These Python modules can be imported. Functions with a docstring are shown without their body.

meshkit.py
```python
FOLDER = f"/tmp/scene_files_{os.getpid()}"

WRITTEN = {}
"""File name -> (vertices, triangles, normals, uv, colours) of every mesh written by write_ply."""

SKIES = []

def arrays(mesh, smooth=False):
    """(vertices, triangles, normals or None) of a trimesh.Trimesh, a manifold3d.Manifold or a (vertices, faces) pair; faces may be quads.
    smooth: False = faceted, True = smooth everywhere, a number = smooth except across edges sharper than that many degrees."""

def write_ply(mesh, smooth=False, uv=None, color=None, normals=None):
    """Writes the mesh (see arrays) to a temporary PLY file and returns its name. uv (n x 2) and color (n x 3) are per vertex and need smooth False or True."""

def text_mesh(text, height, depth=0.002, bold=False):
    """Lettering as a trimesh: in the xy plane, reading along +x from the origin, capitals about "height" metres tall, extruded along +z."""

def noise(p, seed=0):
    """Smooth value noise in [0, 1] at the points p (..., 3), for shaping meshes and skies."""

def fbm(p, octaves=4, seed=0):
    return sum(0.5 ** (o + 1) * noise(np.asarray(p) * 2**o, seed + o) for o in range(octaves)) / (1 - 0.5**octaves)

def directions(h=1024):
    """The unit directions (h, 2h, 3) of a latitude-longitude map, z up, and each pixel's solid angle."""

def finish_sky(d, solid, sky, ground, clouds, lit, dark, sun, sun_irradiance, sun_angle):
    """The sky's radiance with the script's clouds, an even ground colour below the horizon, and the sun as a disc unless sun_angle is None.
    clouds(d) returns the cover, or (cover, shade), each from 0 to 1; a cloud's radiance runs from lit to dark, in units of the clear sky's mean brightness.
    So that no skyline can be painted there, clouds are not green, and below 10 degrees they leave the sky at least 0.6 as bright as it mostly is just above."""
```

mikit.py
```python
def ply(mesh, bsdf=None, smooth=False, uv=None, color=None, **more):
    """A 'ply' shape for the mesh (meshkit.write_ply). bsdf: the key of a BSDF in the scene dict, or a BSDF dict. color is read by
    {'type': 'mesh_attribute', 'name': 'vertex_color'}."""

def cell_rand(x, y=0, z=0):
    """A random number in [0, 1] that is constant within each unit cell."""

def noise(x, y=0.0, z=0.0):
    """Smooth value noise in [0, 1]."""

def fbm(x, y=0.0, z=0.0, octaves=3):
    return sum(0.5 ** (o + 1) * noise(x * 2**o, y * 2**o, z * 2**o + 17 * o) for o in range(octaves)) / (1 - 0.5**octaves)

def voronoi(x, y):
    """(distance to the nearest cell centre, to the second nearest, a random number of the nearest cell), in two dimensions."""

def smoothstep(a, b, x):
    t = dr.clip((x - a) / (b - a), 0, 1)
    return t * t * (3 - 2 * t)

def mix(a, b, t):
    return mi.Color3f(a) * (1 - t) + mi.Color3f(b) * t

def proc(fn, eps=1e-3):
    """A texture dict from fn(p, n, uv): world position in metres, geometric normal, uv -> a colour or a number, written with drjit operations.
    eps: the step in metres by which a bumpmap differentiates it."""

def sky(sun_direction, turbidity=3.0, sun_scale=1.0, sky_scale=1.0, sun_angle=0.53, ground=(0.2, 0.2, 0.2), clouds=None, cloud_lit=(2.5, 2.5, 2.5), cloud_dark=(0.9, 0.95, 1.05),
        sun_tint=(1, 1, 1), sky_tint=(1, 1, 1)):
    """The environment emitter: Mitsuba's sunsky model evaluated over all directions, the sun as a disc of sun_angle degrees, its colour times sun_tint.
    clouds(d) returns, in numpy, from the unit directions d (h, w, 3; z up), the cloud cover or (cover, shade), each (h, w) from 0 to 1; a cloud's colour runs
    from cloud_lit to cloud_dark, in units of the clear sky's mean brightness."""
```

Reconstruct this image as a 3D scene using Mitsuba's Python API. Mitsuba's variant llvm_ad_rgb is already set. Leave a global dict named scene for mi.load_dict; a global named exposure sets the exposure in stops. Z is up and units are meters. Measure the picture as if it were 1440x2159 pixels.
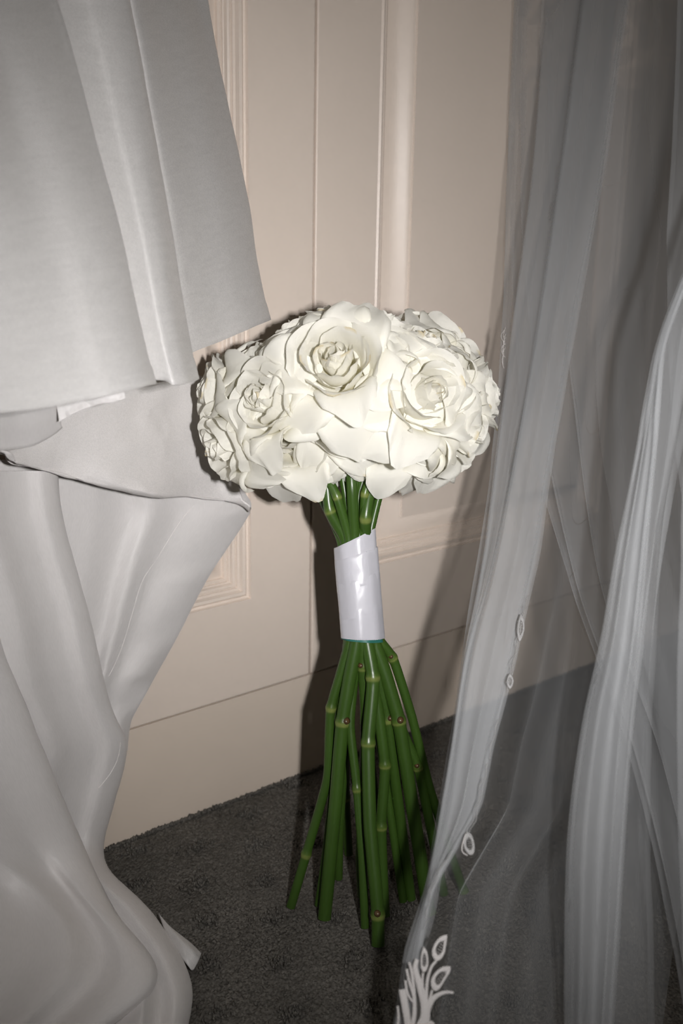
import math, random
import numpy as np, trimesh, mitsuba as mi, drjit as dr
from scipy.interpolate import Akima1DInterpolator, PchipInterpolator
import mikit
from mikit import proc, noise, fbm, voronoi, smoothstep, mix
import meshkit

T = mi.ScalarTransform4f
scene, labels = {}, {}

# ---------------------------------------------------------------- camera
W, H, F = 1440.0, 2159.0, 2200.0
YAW, PITCH, ROLL = math.radians(39.3), math.radians(14.95), math.radians(1.02)
CAM = np.array([0.0, 0.0, 0.62])
_f = np.array([math.sin(YAW) * math.cos(PITCH), math.cos(YAW) * math.cos(PITCH), -math.sin(PITCH)])
_r = np.cross(_f, [0, 0, 1]); _r /= np.linalg.norm(_r); _u = np.cross(_r, _f)
RIGHT = math.cos(ROLL) * _r + math.sin(ROLL) * _u
UP = -math.sin(ROLL) * _r + math.cos(ROLL) * _u
FWD = _f
scene['camera'] = {'type': 'thinlens', 'fov': 2 * math.degrees(math.atan(W / 2 / F)), 'fov_axis': 'x', 'near_clip': 0.02, 'far_clip': 30.0,
                   'aperture_radius': 0.0034, 'focus_distance': 0.93,
                   'to_world': T().look_at(origin=CAM.tolist(), target=(CAM + FWD).tolist(), up=UP.tolist())}
exposure = 0.0

# ---------------------------------------------------------------- light: the flash beside the lens, and the dim room
def ray(px, py):
    return FWD + RIGHT * (px - W / 2) / F - UP * (py - H / 2) / F
def U(px, py, d):
    return CAM + ray(px, py) * d
FLASH = CAM + RIGHT * 0.108 + UP * 0.012 + FWD * 0.0
AIM = [U(x, 919, 1.0) for x in (576, 826, 1076)]     # the flash head's zoomed beam is wider than high
for i in range(3):
    for j in range(4):
        o = FLASH + RIGHT * (i - 1) * 0.007 + UP * (j - 1.5) * 0.010
        scene[f'flash_lamp_{i * 4 + j + 1:03d}'] = {'type': 'spot', 'to_world': T().look_at(origin=o.tolist(), target=(AIM[i] + o - FLASH).tolist(), up=UP.tolist()),
            'intensity': {'type': 'rgb', 'value': [0.336, 0.330, 0.329]}, 'beam_width': 6.0, 'cutoff_angle': 38.5}
scene['room_light'] = {'type': 'constant', 'radiance': {'type': 'rgb', 'value': [0.042, 0.037, 0.029]}}

YW = 0.889                  # the cabinet front stands in the plane y = YW
def onwall(px, py, w=0.0):
    r = ray(px, py); return CAM + r * ((YW - w - CAM[1]) / r[1])
def onfloor(px, py, z=0.0):
    r = ray(px, py); return CAM + r * ((z - CAM[2]) / r[2])
def depth(p):
    return float(np.dot(np.asarray(p) - CAM, FWD))

# ---------------------------------------------------------------- materials
def rgb(*c): return {'type': 'rgb', 'value': list(c)}
def paint_col(p, n, uv):
    a = fbm(p.x * 9, p.z * 9, p.y * 9)
    g = noise(p.x * 260, p.z * 260, p.y * 40)
    k = 0.97 + 0.05 * a + 0.02 * (g - 0.5)
    return mi.Color3f(0.70, 0.605, 0.525) * k
def paint_bump(p, n, uv):
    return fbm(p.x * 420, p.z * 420, p.y * 420)
scene['mat_paint'] = {'type': 'twosided', 'b': {'type': 'bumpmap', 't': proc(paint_bump, 4e-4), 'scale': 0.00003,
    'b': {'type': 'principled', 'base_color': proc(paint_col), 'roughness': 0.42, 'specular': 0.45}}}
def plinth_col(p, n, uv):
    return mi.Color3f(0.66, 0.565, 0.475) * (0.96 + 0.06 * fbm(p.x * 12, p.z * 12))
scene['mat_plinth'] = {'type': 'twosided', 'b': {'type': 'principled', 'base_color': proc(plinth_col), 'roughness': 0.5, 'specular': 0.4}}
scene['mat_gap'] = {'type': 'twosided', 'b': {'type': 'diffuse', 'reflectance': rgb(0.05, 0.04, 0.03)}}
def carpet_col(p, n, uv):
    a = noise(p.x * 760, p.y * 760, p.z * 400); b = fbm(p.x * 25, p.y * 25)
    return mi.Color3f(0.108, 0.101, 0.090) * (0.30 + 1.25 * a) * (0.8 + 0.4 * b)
scene['mat_carpet'] = {'type': 'twosided', 'b': {'type': 'diffuse', 'reflectance': proc(carpet_col)}}
def satin_col(p, n, uv):
    g = noise(uv.x * 1500, uv.y * 1500); s = fbm(uv.x * 60, uv.y * 380)
    return mi.Color3f(0.50, 0.486, 0.473) * (0.93 + 0.12 * g) * (0.96 + 0.08 * s)
def satin_bump(p, n, uv):
    return noise(uv.x * 900, uv.y * 1300) + 0.6 * noise(uv.x * 2100, uv.y * 1900)
scene['mat_satin'] = {'type': 'twosided', 'b': {'type': 'bumpmap', 't': proc(satin_bump, 2e-4), 'scale': 0.00010,
    'b': {'type': 'principled', 'base_color': proc(satin_col), 'roughness': 0.42, 'specular': 0.55, 'sheen': 0.3}}}
def satin_in_col(p, n, uv):
    return mi.Color3f(0.65, 0.625, 0.61) * (0.94 + 0.11 * noise(uv.x * 1500, uv.y * 1500))
scene['mat_satin_inside'] = {'type': 'twosided', 'b': {'type': 'bumpmap', 't': proc(satin_bump, 2e-4), 'scale': 0.00010,
    'b': {'type': 'principled', 'base_color': proc(satin_in_col), 'roughness': 0.42, 'specular': 0.55, 'sheen': 0.3}}}
def lining_col(p, n, uv):
    return mi.Color3f(0.635, 0.612, 0.60) * (0.97 + 0.05 * noise(uv.x * 1400, uv.y * 300))
scene['mat_lining'] = {'type': 'twosided', 'b': {'type': 'principled', 'base_color': proc(lining_col), 'roughness': 0.5, 'specular': 0.35}}
scene['mat_thread'] = {'type': 'twosided', 'b': {'type': 'diffuse', 'reflectance': rgb(0.72, 0.69, 0.67)}}
scene['mat_tulle'] = {'type': 'mask', 'opacity': 0.155, 'b': {'type': 'twosided', 'b': {'type': 'diffuse', 'reflectance': rgb(0.47, 0.482, 0.493)}}}
scene['mat_embroidery'] = {'type': 'twosided', 'b': {'type': 'diffuse', 'reflectance': rgb(0.56, 0.535, 0.52)}}
scene['mat_fine_thread'] = {'type': 'twosided', 'b': {'type': 'diffuse', 'reflectance': rgb(0.34, 0.335, 0.33)}}
scene['mat_petal'] = {'type': 'principledthin', 'base_color': {'type': 'mesh_attribute', 'name': 'vertex_color'}, 'roughness': 0.6, 'spec_trans': 0.0, 'diff_trans': 0.85, 'sheen': 0.1}
scene['mat_stem'] = {'type': 'twosided', 'b': {'type': 'principled', 'base_color': {'type': 'mesh_attribute', 'name': 'vertex_color'}, 'roughness': 0.33, 'specular': 0.5}}
scene['mat_ribbon'] = {'type': 'twosided', 'b': {'type': 'principled', 'base_color': rgb(0.47, 0.465, 0.50), 'roughness': 0.24, 'specular': 0.6}}
scene['mat_tape'] = {'type': 'twosided', 'b': {'type': 'principled', 'base_color': rgb(0.02, 0.12, 0.10), 'roughness': 0.5}}

# ---------------------------------------------------------------- helpers
def key_for(name):
    if name not in scene: return name
    k = 1
    while f'{name}_{k:03d}' in scene: k += 1
    return f'{name}_{k:03d}'
def put(name, mesh, mat, smooth=30, uv=None, color=None, parent=None, label=None, category=None, group=None, kind=None):
    key = key_for(name if parent is None else f'{parent}__{name}')
    scene[key] = mikit.ply(mesh, mat, smooth, uv=uv, color=color)
    d = {}
    if label: d['label'] = label
    if category: d['category'] = category
    if group: d['group'] = group
    if kind: d['kind'] = kind
    if d: labels[key] = d
    return key
def thing(key, label, category, group=None):
    labels[key] = {'label': label, 'category': category}
    if group: labels[key]['group'] = group
    return key
def grid_faces(nu, nv, off=0, flip=False):
    i, j = np.meshgrid(np.arange(nu - 1), np.arange(nv - 1), indexing='ij')
    a = (i * nv + j).ravel() + off; b = a + 1; c = a + nv; d = c + 1
    f = np.vstack([np.c_[a, c, d], np.c_[a, d, b]])
    return f[:, ::-1] if flip else f
def grid_normals(P):
    du = np.gradient(P, axis=0); dv = np.gradient(P, axis=1)
    n = np.cross(du, dv); return n / (np.linalg.norm(n, axis=2, keepdims=True) + 1e-12)
def solid(P, th):
    """A closed thin shell from a grid of points; th a number or a grid of thicknesses."""
    nu, nv = P.shape[:2]; n = grid_normals(P)
    th = np.broadcast_to(np.asarray(th, float), (nu, nv))[..., None]
    A, B = P + n * th / 2, P - n * th / 2
    V = np.vstack([A.reshape(-1, 3), B.reshape(-1, 3)]); N = nu * nv
    fs = [grid_faces(nu, nv), grid_faces(nu, nv, N, True)]
    idx = np.arange(N).reshape(nu, nv)
    ring = np.concatenate([idx[:, 0], idx[-1, 1:], idx[-2::-1, -1], idx[0, -2:0:-1]])
    r2 = np.roll(ring, -1)
    fs += [np.c_[ring, ring + N, r2 + N], np.c_[ring, r2 + N, r2]]
    return V, np.vstack(fs)
def tube(path, rad, n=10, caps=True):
    path = np.asarray(path, float); m = len(path); rad = np.broadcast_to(np.asarray(rad, float), (m,))
    t = np.gradient(path, axis=0); t /= np.linalg.norm(t, axis=1, keepdims=True)
    up = np.array([0.3, 0.2, 0.93]) if abs(t[0, 2]) < 0.9 else np.array([1.0, 0.1, 0.0])
    a = np.cross(t[0], up); a /= np.linalg.norm(a); V = []
    for k in range(m):
        a = a - t[k] * np.dot(a, t[k]); a /= np.linalg.norm(a); b = np.cross(t[k], a)
        ph = np.linspace(0, 2 * np.pi, n, endpoint=False)
        V.append(path[k] + rad[k] * (np.cos(ph)[:, None] * a + np.sin(ph)[:, None] * b))
    V = np.vstack(V); fs = []
    for k in range(m - 1):
        i = np.arange(n); j = (i + 1) % n
        fs.append(np.c_[k * n + i, k * n + j, (k + 1) * n + j]); fs.append(np.c_[k * n + i, (k + 1) * n + j, (k + 1) * n + i])
    if caps:
        V = np.vstack([V, path[:1], path[-1:]]); i = np.arange(n); j = (i + 1) % n; c = m * n
        fs.append(np.c_[np.full(n, c), j, i]); fs.append(np.c_[np.full(n, c + 1), (m - 1) * n + i, (m - 1) * n + j])
    return V, np.vstack(fs)
def join(parts):
    V, Fs, o = [], [], 0
    for v, f in parts: V.append(v); Fs.append(np.asarray(f) + o); o += len(v)
    return np.vstack(V), np.vstack(Fs)
def curve(pts, n):
    pts = np.asarray(pts, float)
    s = np.r_[0, np.cumsum(np.linalg.norm(np.diff(pts[:, :2] if pts.shape[1] == 3 and abs(pts[:, 0]).max() > 20 else pts, axis=0), axis=1))]
    if len(pts) == 2: return pts[0] + (pts[1] - pts[0]) * np.linspace(0, 1, n)[:, None]
    return PchipInterpolator(s / s[-1], pts)(np.linspace(0, 1, n)) if len(pts) < 4 else Akima1DInterpolator(s / s[-1], pts)(np.linspace(0, 1, n))
def net(cols, nu, nv):
    """A cloth surface through columns of (px, py, depth); every column runs from top to hem."""
    C = np.array([curve(c, nv) for c in cols])                      # ncol, nv, 3
    step = np.linalg.norm(np.diff(C * np.array([1, 1, 1500.0]), axis=0), axis=2).mean(1)
    s = np.r_[0, np.cumsum(np.sqrt(step + 1))]
    G = Akima1DInterpolator(s / s[-1], C)(np.linspace(0, 1, nu))
    return G
def world(G):
    d = G[..., 2:3]
    R = FWD + RIGHT * (G[..., 0:1] - W / 2) / F - UP * (G[..., 1:2] - H / 2) / F
    return CAM + R * d
def ripple(P, amp, freq, seed=0.0):
    n = grid_normals(P); q = P * freq + seed
    return P + n * (amp * (meshkit.fbm(q.reshape(-1, 3)).reshape(P.shape[:2]) - 0.0))[..., None]
def cloth(name, P, mat, th=0.0008, parent=None, uvs=1.0, **kw):
    nu, nv = P.shape[:2]
    P = P.copy(); lim = YW - 0.006; over = P[..., 1] > lim - 0.02          # cloth gives way where it lies on the cabinet or the carpet
    P[..., 1] = np.where(over, lim - 0.02 + 0.018 * np.tanh((P[..., 1] - lim + 0.02) / 0.018), P[..., 1])
    low = P[..., 2] < 0.012; P[..., 2] = np.where(low, 0.012 + 0.009 * np.tanh((P[..., 2] - 0.012) / 0.009), P[..., 2])
    V, Fc = solid(P, th)
    du = np.r_[0, np.cumsum(np.linalg.norm(np.diff(P, axis=0), axis=2).mean(1))]; dv = np.r_[0, np.cumsum(np.linalg.norm(np.diff(P, axis=1), axis=2).mean(0))]
    uu, vv = np.meshgrid(du, dv, indexing='ij'); uv = np.c_[uu.ravel(), vv.ravel()]
    return put(name, (V, Fc), mat, True, uv=np.vstack([uv, uv]), parent=parent, **kw)

# ---------------------------------------------------------------- the cabinet front, plinth and floor
XS = onwall(660.5, 800)[0]                                   # seam between the two doors
ZB = onwall(653, 1421)[2]                                    # lower edge of the doors
ZT = 1.60
PROFILE = [(0, 0), (0.0010, -0.0035), (0.0030, -0.0042), (0.0055, -0.0022), (0.0085, -0.0030), (0.0102, -0.0070), (0.0125, -0.0078), (0.0130, -0.0098), (0.0150, -0.0092), (0.0170, -0.0104), (0.0182, -0.0136),
           (0.0195, -0.0142), (0.0199, -0.0160), (0.0215, -0.0156), (0.0232, -0.0172), (0.0238, -0.0205)]
BEVEL = [(0.0238, -0.0205), (0.0262, -0.0202), (0.0300, -0.0192), (0.0340, -0.0174), (0.0380, -0.0146), (0.0420, -0.0108), (0.0455, -0.0070), (0.0485, -0.0042), (0.0508, -0.0032), (0.0522, -0.0030), (0.0525, -0.0010)]
def rect_rings(x0, x1, z0, z1, prof):
    V, Fc = [], []
    for s, z in prof:
        V += [(x0 + s, YW - z, z0 + s), (x1 - s, YW - z, z0 + s), (x1 - s, YW - z, z1 - s), (x0 + s, YW - z, z1 - s)]
    for k in range(len(prof) - 1):
        for a in range(4):
            b = (a + 1) % 4; p, q = 4 * k, 4 * k + 4
            Fc += [(p + a, p + b, q + b), (p + a, q + b, q + a)]
    return V, Fc
def door(name, x0, x1, z0, z1, sl, sr, rb, rt):
    """a door leaf: frame (stiles and rails) with eased edges, a sunk moulding and a raised, fielded panel"""
    e = 0.0022
    prof = [(0, -0.022), (0, -e), (0.0004, -e * 0.45), (0.001, -e * 0.15), (e, 0)]
    V, Fc = rect_rings(x0, x1, z0, z1, prof)
    o = len(V) - 4
    ix0, ix1, iz0, iz1 = x0 + sl, x1 - sr, z0 + rb, z1 - rt
    V += [(ix0, YW, iz0), (ix1, YW, iz0), (ix1, YW, iz1), (ix0, YW, iz1)]
    n = len(V) - 4
    for a in range(4):
        b = (a + 1) % 4
        Fc += [(o + a, o + b, n + b), (o + a, n + b, n + a)]
    k = put(name, (np.array(V), np.array(Fc)), 'mat_paint', 35, kind='structure')
    V, Fc = rect_rings(ix0, ix1, iz0, iz1, PROFILE)
    put('moulding', (np.array(V), np.array(Fc)), 'mat_paint', 25, parent=k)
    V, Fc = rect_rings(ix0, ix1, iz0, iz1, BEVEL)
    m = len(V) - 4; Fc += [(m, m + 1, m + 2), (m, m + 2, m + 3)]
    put('raised_panel', (np.array(V), np.array(Fc)), 'mat_paint', 25, parent=k)
    return k
GAP = 0.0026
XL = onwall(528, 1000)[0]; ZL = onwall(527, 1263)[2]
XR = onwall(793, 500)[0]; ZR = onwall(800, 1190)[2]
XRR = onwall(1292, 700)[0]
door('door_1', XS - 0.62, XS - GAP / 2, ZB, ZT, 0.07, XS - GAP / 2 - XL, ZL - ZB, 0.08)
door('door_2', XS + GAP / 2, XRR + XS + GAP / 2 - 0 - XS + (XR - XS), ZB, ZT, XR - XS - GAP / 2, XR - XS, ZR - ZB, 0.08)
XE = XRR + (XR - XS) + GAP / 2
def boxm(x0, x1, y0, y1, z0, z1):
    b = trimesh.creation.box((x1 - x0, y1 - y0, z1 - z0)); b.apply_translation(((x0 + x1) / 2, (y0 + y1) / 2, (z0 + z1) / 2)); return b
door('door_3', XE + GAP, XE + GAP + 0.62, ZB, ZT, 0.08, 0.08, ZR - ZB, 0.08)
door('door_4', XS - 1.243, XS - 0.62 - GAP, ZB, ZT, 0.08, 0.08, ZL - ZB, 0.08)
put('wall_back', boxm(XS - 1.25, XE + 0.7, YW + 0.0222, YW + 0.06, 0.0, ZT + 0.5), 'mat_gap', False, kind='structure')
put('baseboard_back', boxm(XS - 1.25, XE + 0.7, YW + 0.002, YW + 0.02, -0.01, ZB - 0.0022), 'mat_plinth', False, kind='structure')

def make_floor():
    rng = np.random.default_rng(5)
    x = np.arange(0.18, 1.62, 0.0021); y = np.arange(0.30, YW + 0.004, 0.0021)
    X, Y = np.meshgrid(x, y, indexing='ij')
    q = np.c_[X.ravel(), Y.ravel(), np.zeros(X.size)]
    Z = 0.0014 * meshkit.fbm(q * 330).reshape(X.shape) + 0.0013 * rng.random(X.shape) + 0.003 * meshkit.fbm(q * 24).reshape(X.shape)
    Z = Z - Z.mean() - 0.0015
    edge = np.clip((X - 0.18) / 0.03, 0, 1) * np.clip((1.62 - X) / 0.03, 0, 1) * np.clip((Y - 0.30) / 0.03, 0, 1); Z *= edge
    V = np.c_[X.ravel(), Y.ravel(), Z.ravel()]
    parts = [(V, grid_faces(len(x), len(y)))]
    xa, xb, ya, yb = x[0], x[-1], y[0], y[-1]
    for a, b, c, d in ((-2, 4, -2, ya), (-2, xa, ya, yb), (xb, 4, ya, yb)):
        parts.append((np.array([(a, c, 0), (b, c, 0), (b, d, 0), (a, d, 0.0)]), np.array([(0, 1, 2), (0, 2, 3)])))
    return join(parts)
put('floor', make_floor(), 'mat_carpet', False, kind='structure')
def make_tufts():
    """the little knots of longer pile scattered over the carpet in a diamond repeat"""
    rng = random.Random(11); parts = []
    ico = trimesh.creation.icosphere(0); iv, jf = np.array(ico.vertices), np.array(ico.faces)
    px = 0.082; c, s = math.cos(0.25), math.sin(0.25)
    for i in range(-20, 40):
        for j in range(-20, 40):
            x0 = (i + 0.5 * (j % 2)) * px; y0 = j * px * 0.56
            X, Y = c * x0 - s * y0 + 0.2, s * x0 + c * y0
            if not (0.25 < X < 1.5 and 0.42 < Y < YW - 0.004): continue
            for k in range(46):
                a = rng.random() * 6.283; r = abs(rng.gauss(0, 0.0075))
                v = iv * np.array([rng.uniform(.0009, .0017), rng.uniform(.0009, .0017), rng.uniform(.0013, .0030)]) + np.array([X + 1.35 * r * math.cos(a), Y + 0.8 * r * math.sin(a), rng.uniform(0.0003, 0.0022)])
                if v[:, 1].max() < YW + 0.001: parts.append((v, jf))
    return join(parts)
put('carpet_tuft', make_tufts(), 'mat_carpet', False, parent='floor', kind='stuff')
def make_edge_pile():
    rng = random.Random(3); parts = []
    ico = trimesh.creation.icosphere(1); iv, jf = np.array(ico.vertices), np.array(ico.faces)
    x = 0.2
    while x < 1.6:
        x += rng.uniform(.0008, .0020)
        parts.append((iv * np.array([rng.uniform(.0009, .0018), .0020, rng.uniform(.0012, .0030)]) + np.array([x, YW - rng.uniform(0.0005, 0.0035), rng.uniform(-0.0005, 0.0012)]), jf))
    return join(parts)
put('carpet_edge_pile', make_edge_pile(), 'mat_carpet', False, parent='floor', kind='stuff')


# ---------------------------------------------------------------- the bouquet
BQ = thing('bouquet', 'round bouquet of open white roses bound with satin ribbon, leaning on the cabinet', 'bouquet')
def petal(L, Wd, alpha, rho, phi, r0, z0, roll=0.5, rollr=0.007, tipdip=0.2, nu=17, nv=15, rng=None, wob=0.0011, th=0.0006, skew=0.0, point=0.0, tip_cup=0.25):
    """One petal in its rose's frame. alpha: (t, degrees) knots of the spine's tilt away from the rose's axis; rho: the radius of its cup, (at base, at tip);
    roll: how strongly the side margins roll back."""
    t = np.linspace(0, 1, nv); s = np.linspace(-1, 1, nu)
    s = np.sign(s) * np.abs(s) ** 0.85
    ta = np.linspace(0, 1.12, 90)
    kx, ky = np.array(alpha).T
    al = np.radians(PchipInterpolator(kx, ky)(np.clip(ta, 0, 1)) + (ta > 1) * (ta - 1) * 60)
    ds = L * (ta[1] - ta[0])
    rr = r0 + np.r_[0, np.cumsum(np.sin(al[:-1]) * ds)]; zz = z0 + np.r_[0, np.cumsum(np.cos(al[:-1]) * ds)]
    wt = np.where(t < 0.62, 0.30 + 0.70 * np.sin(np.pi / 2 * np.minimum(t / 0.62, 1)) ** 1.15, 1 - 0.20 * ((t - 0.62) / 0.38) ** 2)
    S, Tt = np.meshgrid(s, t, indexing='ij')
    top = 1 - tipdip * np.abs(S) ** 2.3 + point * (1 - np.abs(S)) ** 2
    y = Tt * top
    hw = Wd / 2 * np.interp(y, t, wt)
    x = S * hw
    # cross curve integrated outwards from the spine, per row
    m = 24; out = np.zeros((nu, nv, 2)); fine = np.linspace(0, 1, m)
    rb, rt = rho
    for j in range(nv):
        for sg in (-1, 1):
            ii = np.where(S[:, j] * sg >= -1e-9)[0]
            tj = t[j]
            k_cup = (1 - tj) / rb + tj / rt
            X = fine * (Wd / 2 * wt[j]) * 1.001
            f = fine
            ramp = np.clip((tj - 0.30) / 0.55, 0, 1)
            k = k_cup * (1 - 0.8 * np.clip((f - 0.5) / 0.5, 0, 1) * ramp) - roll * ramp * np.clip((f - 0.55) / 0.45, 0, 1) ** 1.5 / rollr
            th_ = np.r_[0, np.cumsum((k[1:] + k[:-1]) / 2 * np.diff(X))]
            cx = np.r_[0, np.cumsum(np.cos(th_[:-1]) * np.diff(X))]; cy = np.r_[0, np.cumsum(np.sin(th_[:-1]) * np.diff(X))]
            ax = np.abs(x[ii, j])
            out[ii, j, 0] = sg * np.interp(ax, X, cx); out[ii, j, 1] = np.interp(ax, X, cy)
    R_ = np.interp(y, ta, rr); Z_ = np.interp(y, ta, zz); A_ = np.interp(y, ta, al)
    px = out[..., 0] + skew * y * L
    rad = R_ - np.cos(A_) * out[..., 1]; hz = Z_ + np.sin(A_) * out[..., 1]
    P = np.stack([rad, px, hz], -1)
    q = np.stack([S * 1.4, Tt * 1.5, np.full_like(S, rng.random() * 90)], -1)
    n = grid_normals(P)
    nz = meshkit.fbm(q.reshape(-1, 3) * 1.3, 2).reshape(S.shape) - 0.5
    ed = meshkit.noise((q * np.array([3.2, 2.2, 1])).reshape(-1, 3)).reshape(S.shape) - 0.5
    P = P + n * (wob * 3.2 * nz * (0.25 + Tt) + wob * 3.6 * ed * np.clip((Tt - 0.55) / 0.45, 0, 1) ** 2)[..., None]
    c, s_ = math.cos(phi), math.sin(phi)
    P = np.stack([P[..., 0] * c - P[..., 1] * s_, P[..., 0] * s_ + P[..., 1] * c, P[..., 2]], -1)
    thick = th * (1.25 - 0.6 * Tt)
    V, Fc = P.reshape(-1, 3), grid_faces(nu, nv)
    tip = np.array([0.885, 0.87, 0.805]); base = np.array([0.89, 0.82, 0.46]); mid = np.array([0.885, 0.855, 0.705])
    f = np.clip(y / 0.62, 0, 1)[..., None]
    C = np.where(f < 0.45, base + (mid - base) * (f / 0.45), mid + (tip - mid) * ((f - 0.45) / 0.55))
    vein = 0.985 + 0.03 * (meshkit.noise(np.stack([S * 16, Tt * 2, q[..., 2]], -1).reshape(-1, 3)).reshape(S.shape)[..., None])
    C = C * vein
    brown = (np.abs(S) < 0.25) & (Tt > 0.97) & (rng.random() < 0.22)
    C = np.where(brown[..., None], C * np.array([0.86, 0.76, 0.55]), C)
    C = np.clip(C, 0, 0.96)
    return V, Fc, C.reshape(-1, 3)

def frame_to(d, spin):
    d = np.asarray(d, float) / np.linalg.norm(d)
    a = np.cross([0.02, 0.01, 1.0], d); a /= np.linalg.norm(a); b = np.cross(d, a)
    c, s = math.cos(spin), math.sin(spin)
    return np.stack([c * a + s * b, -s * a + c * b, d], 1)

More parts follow.
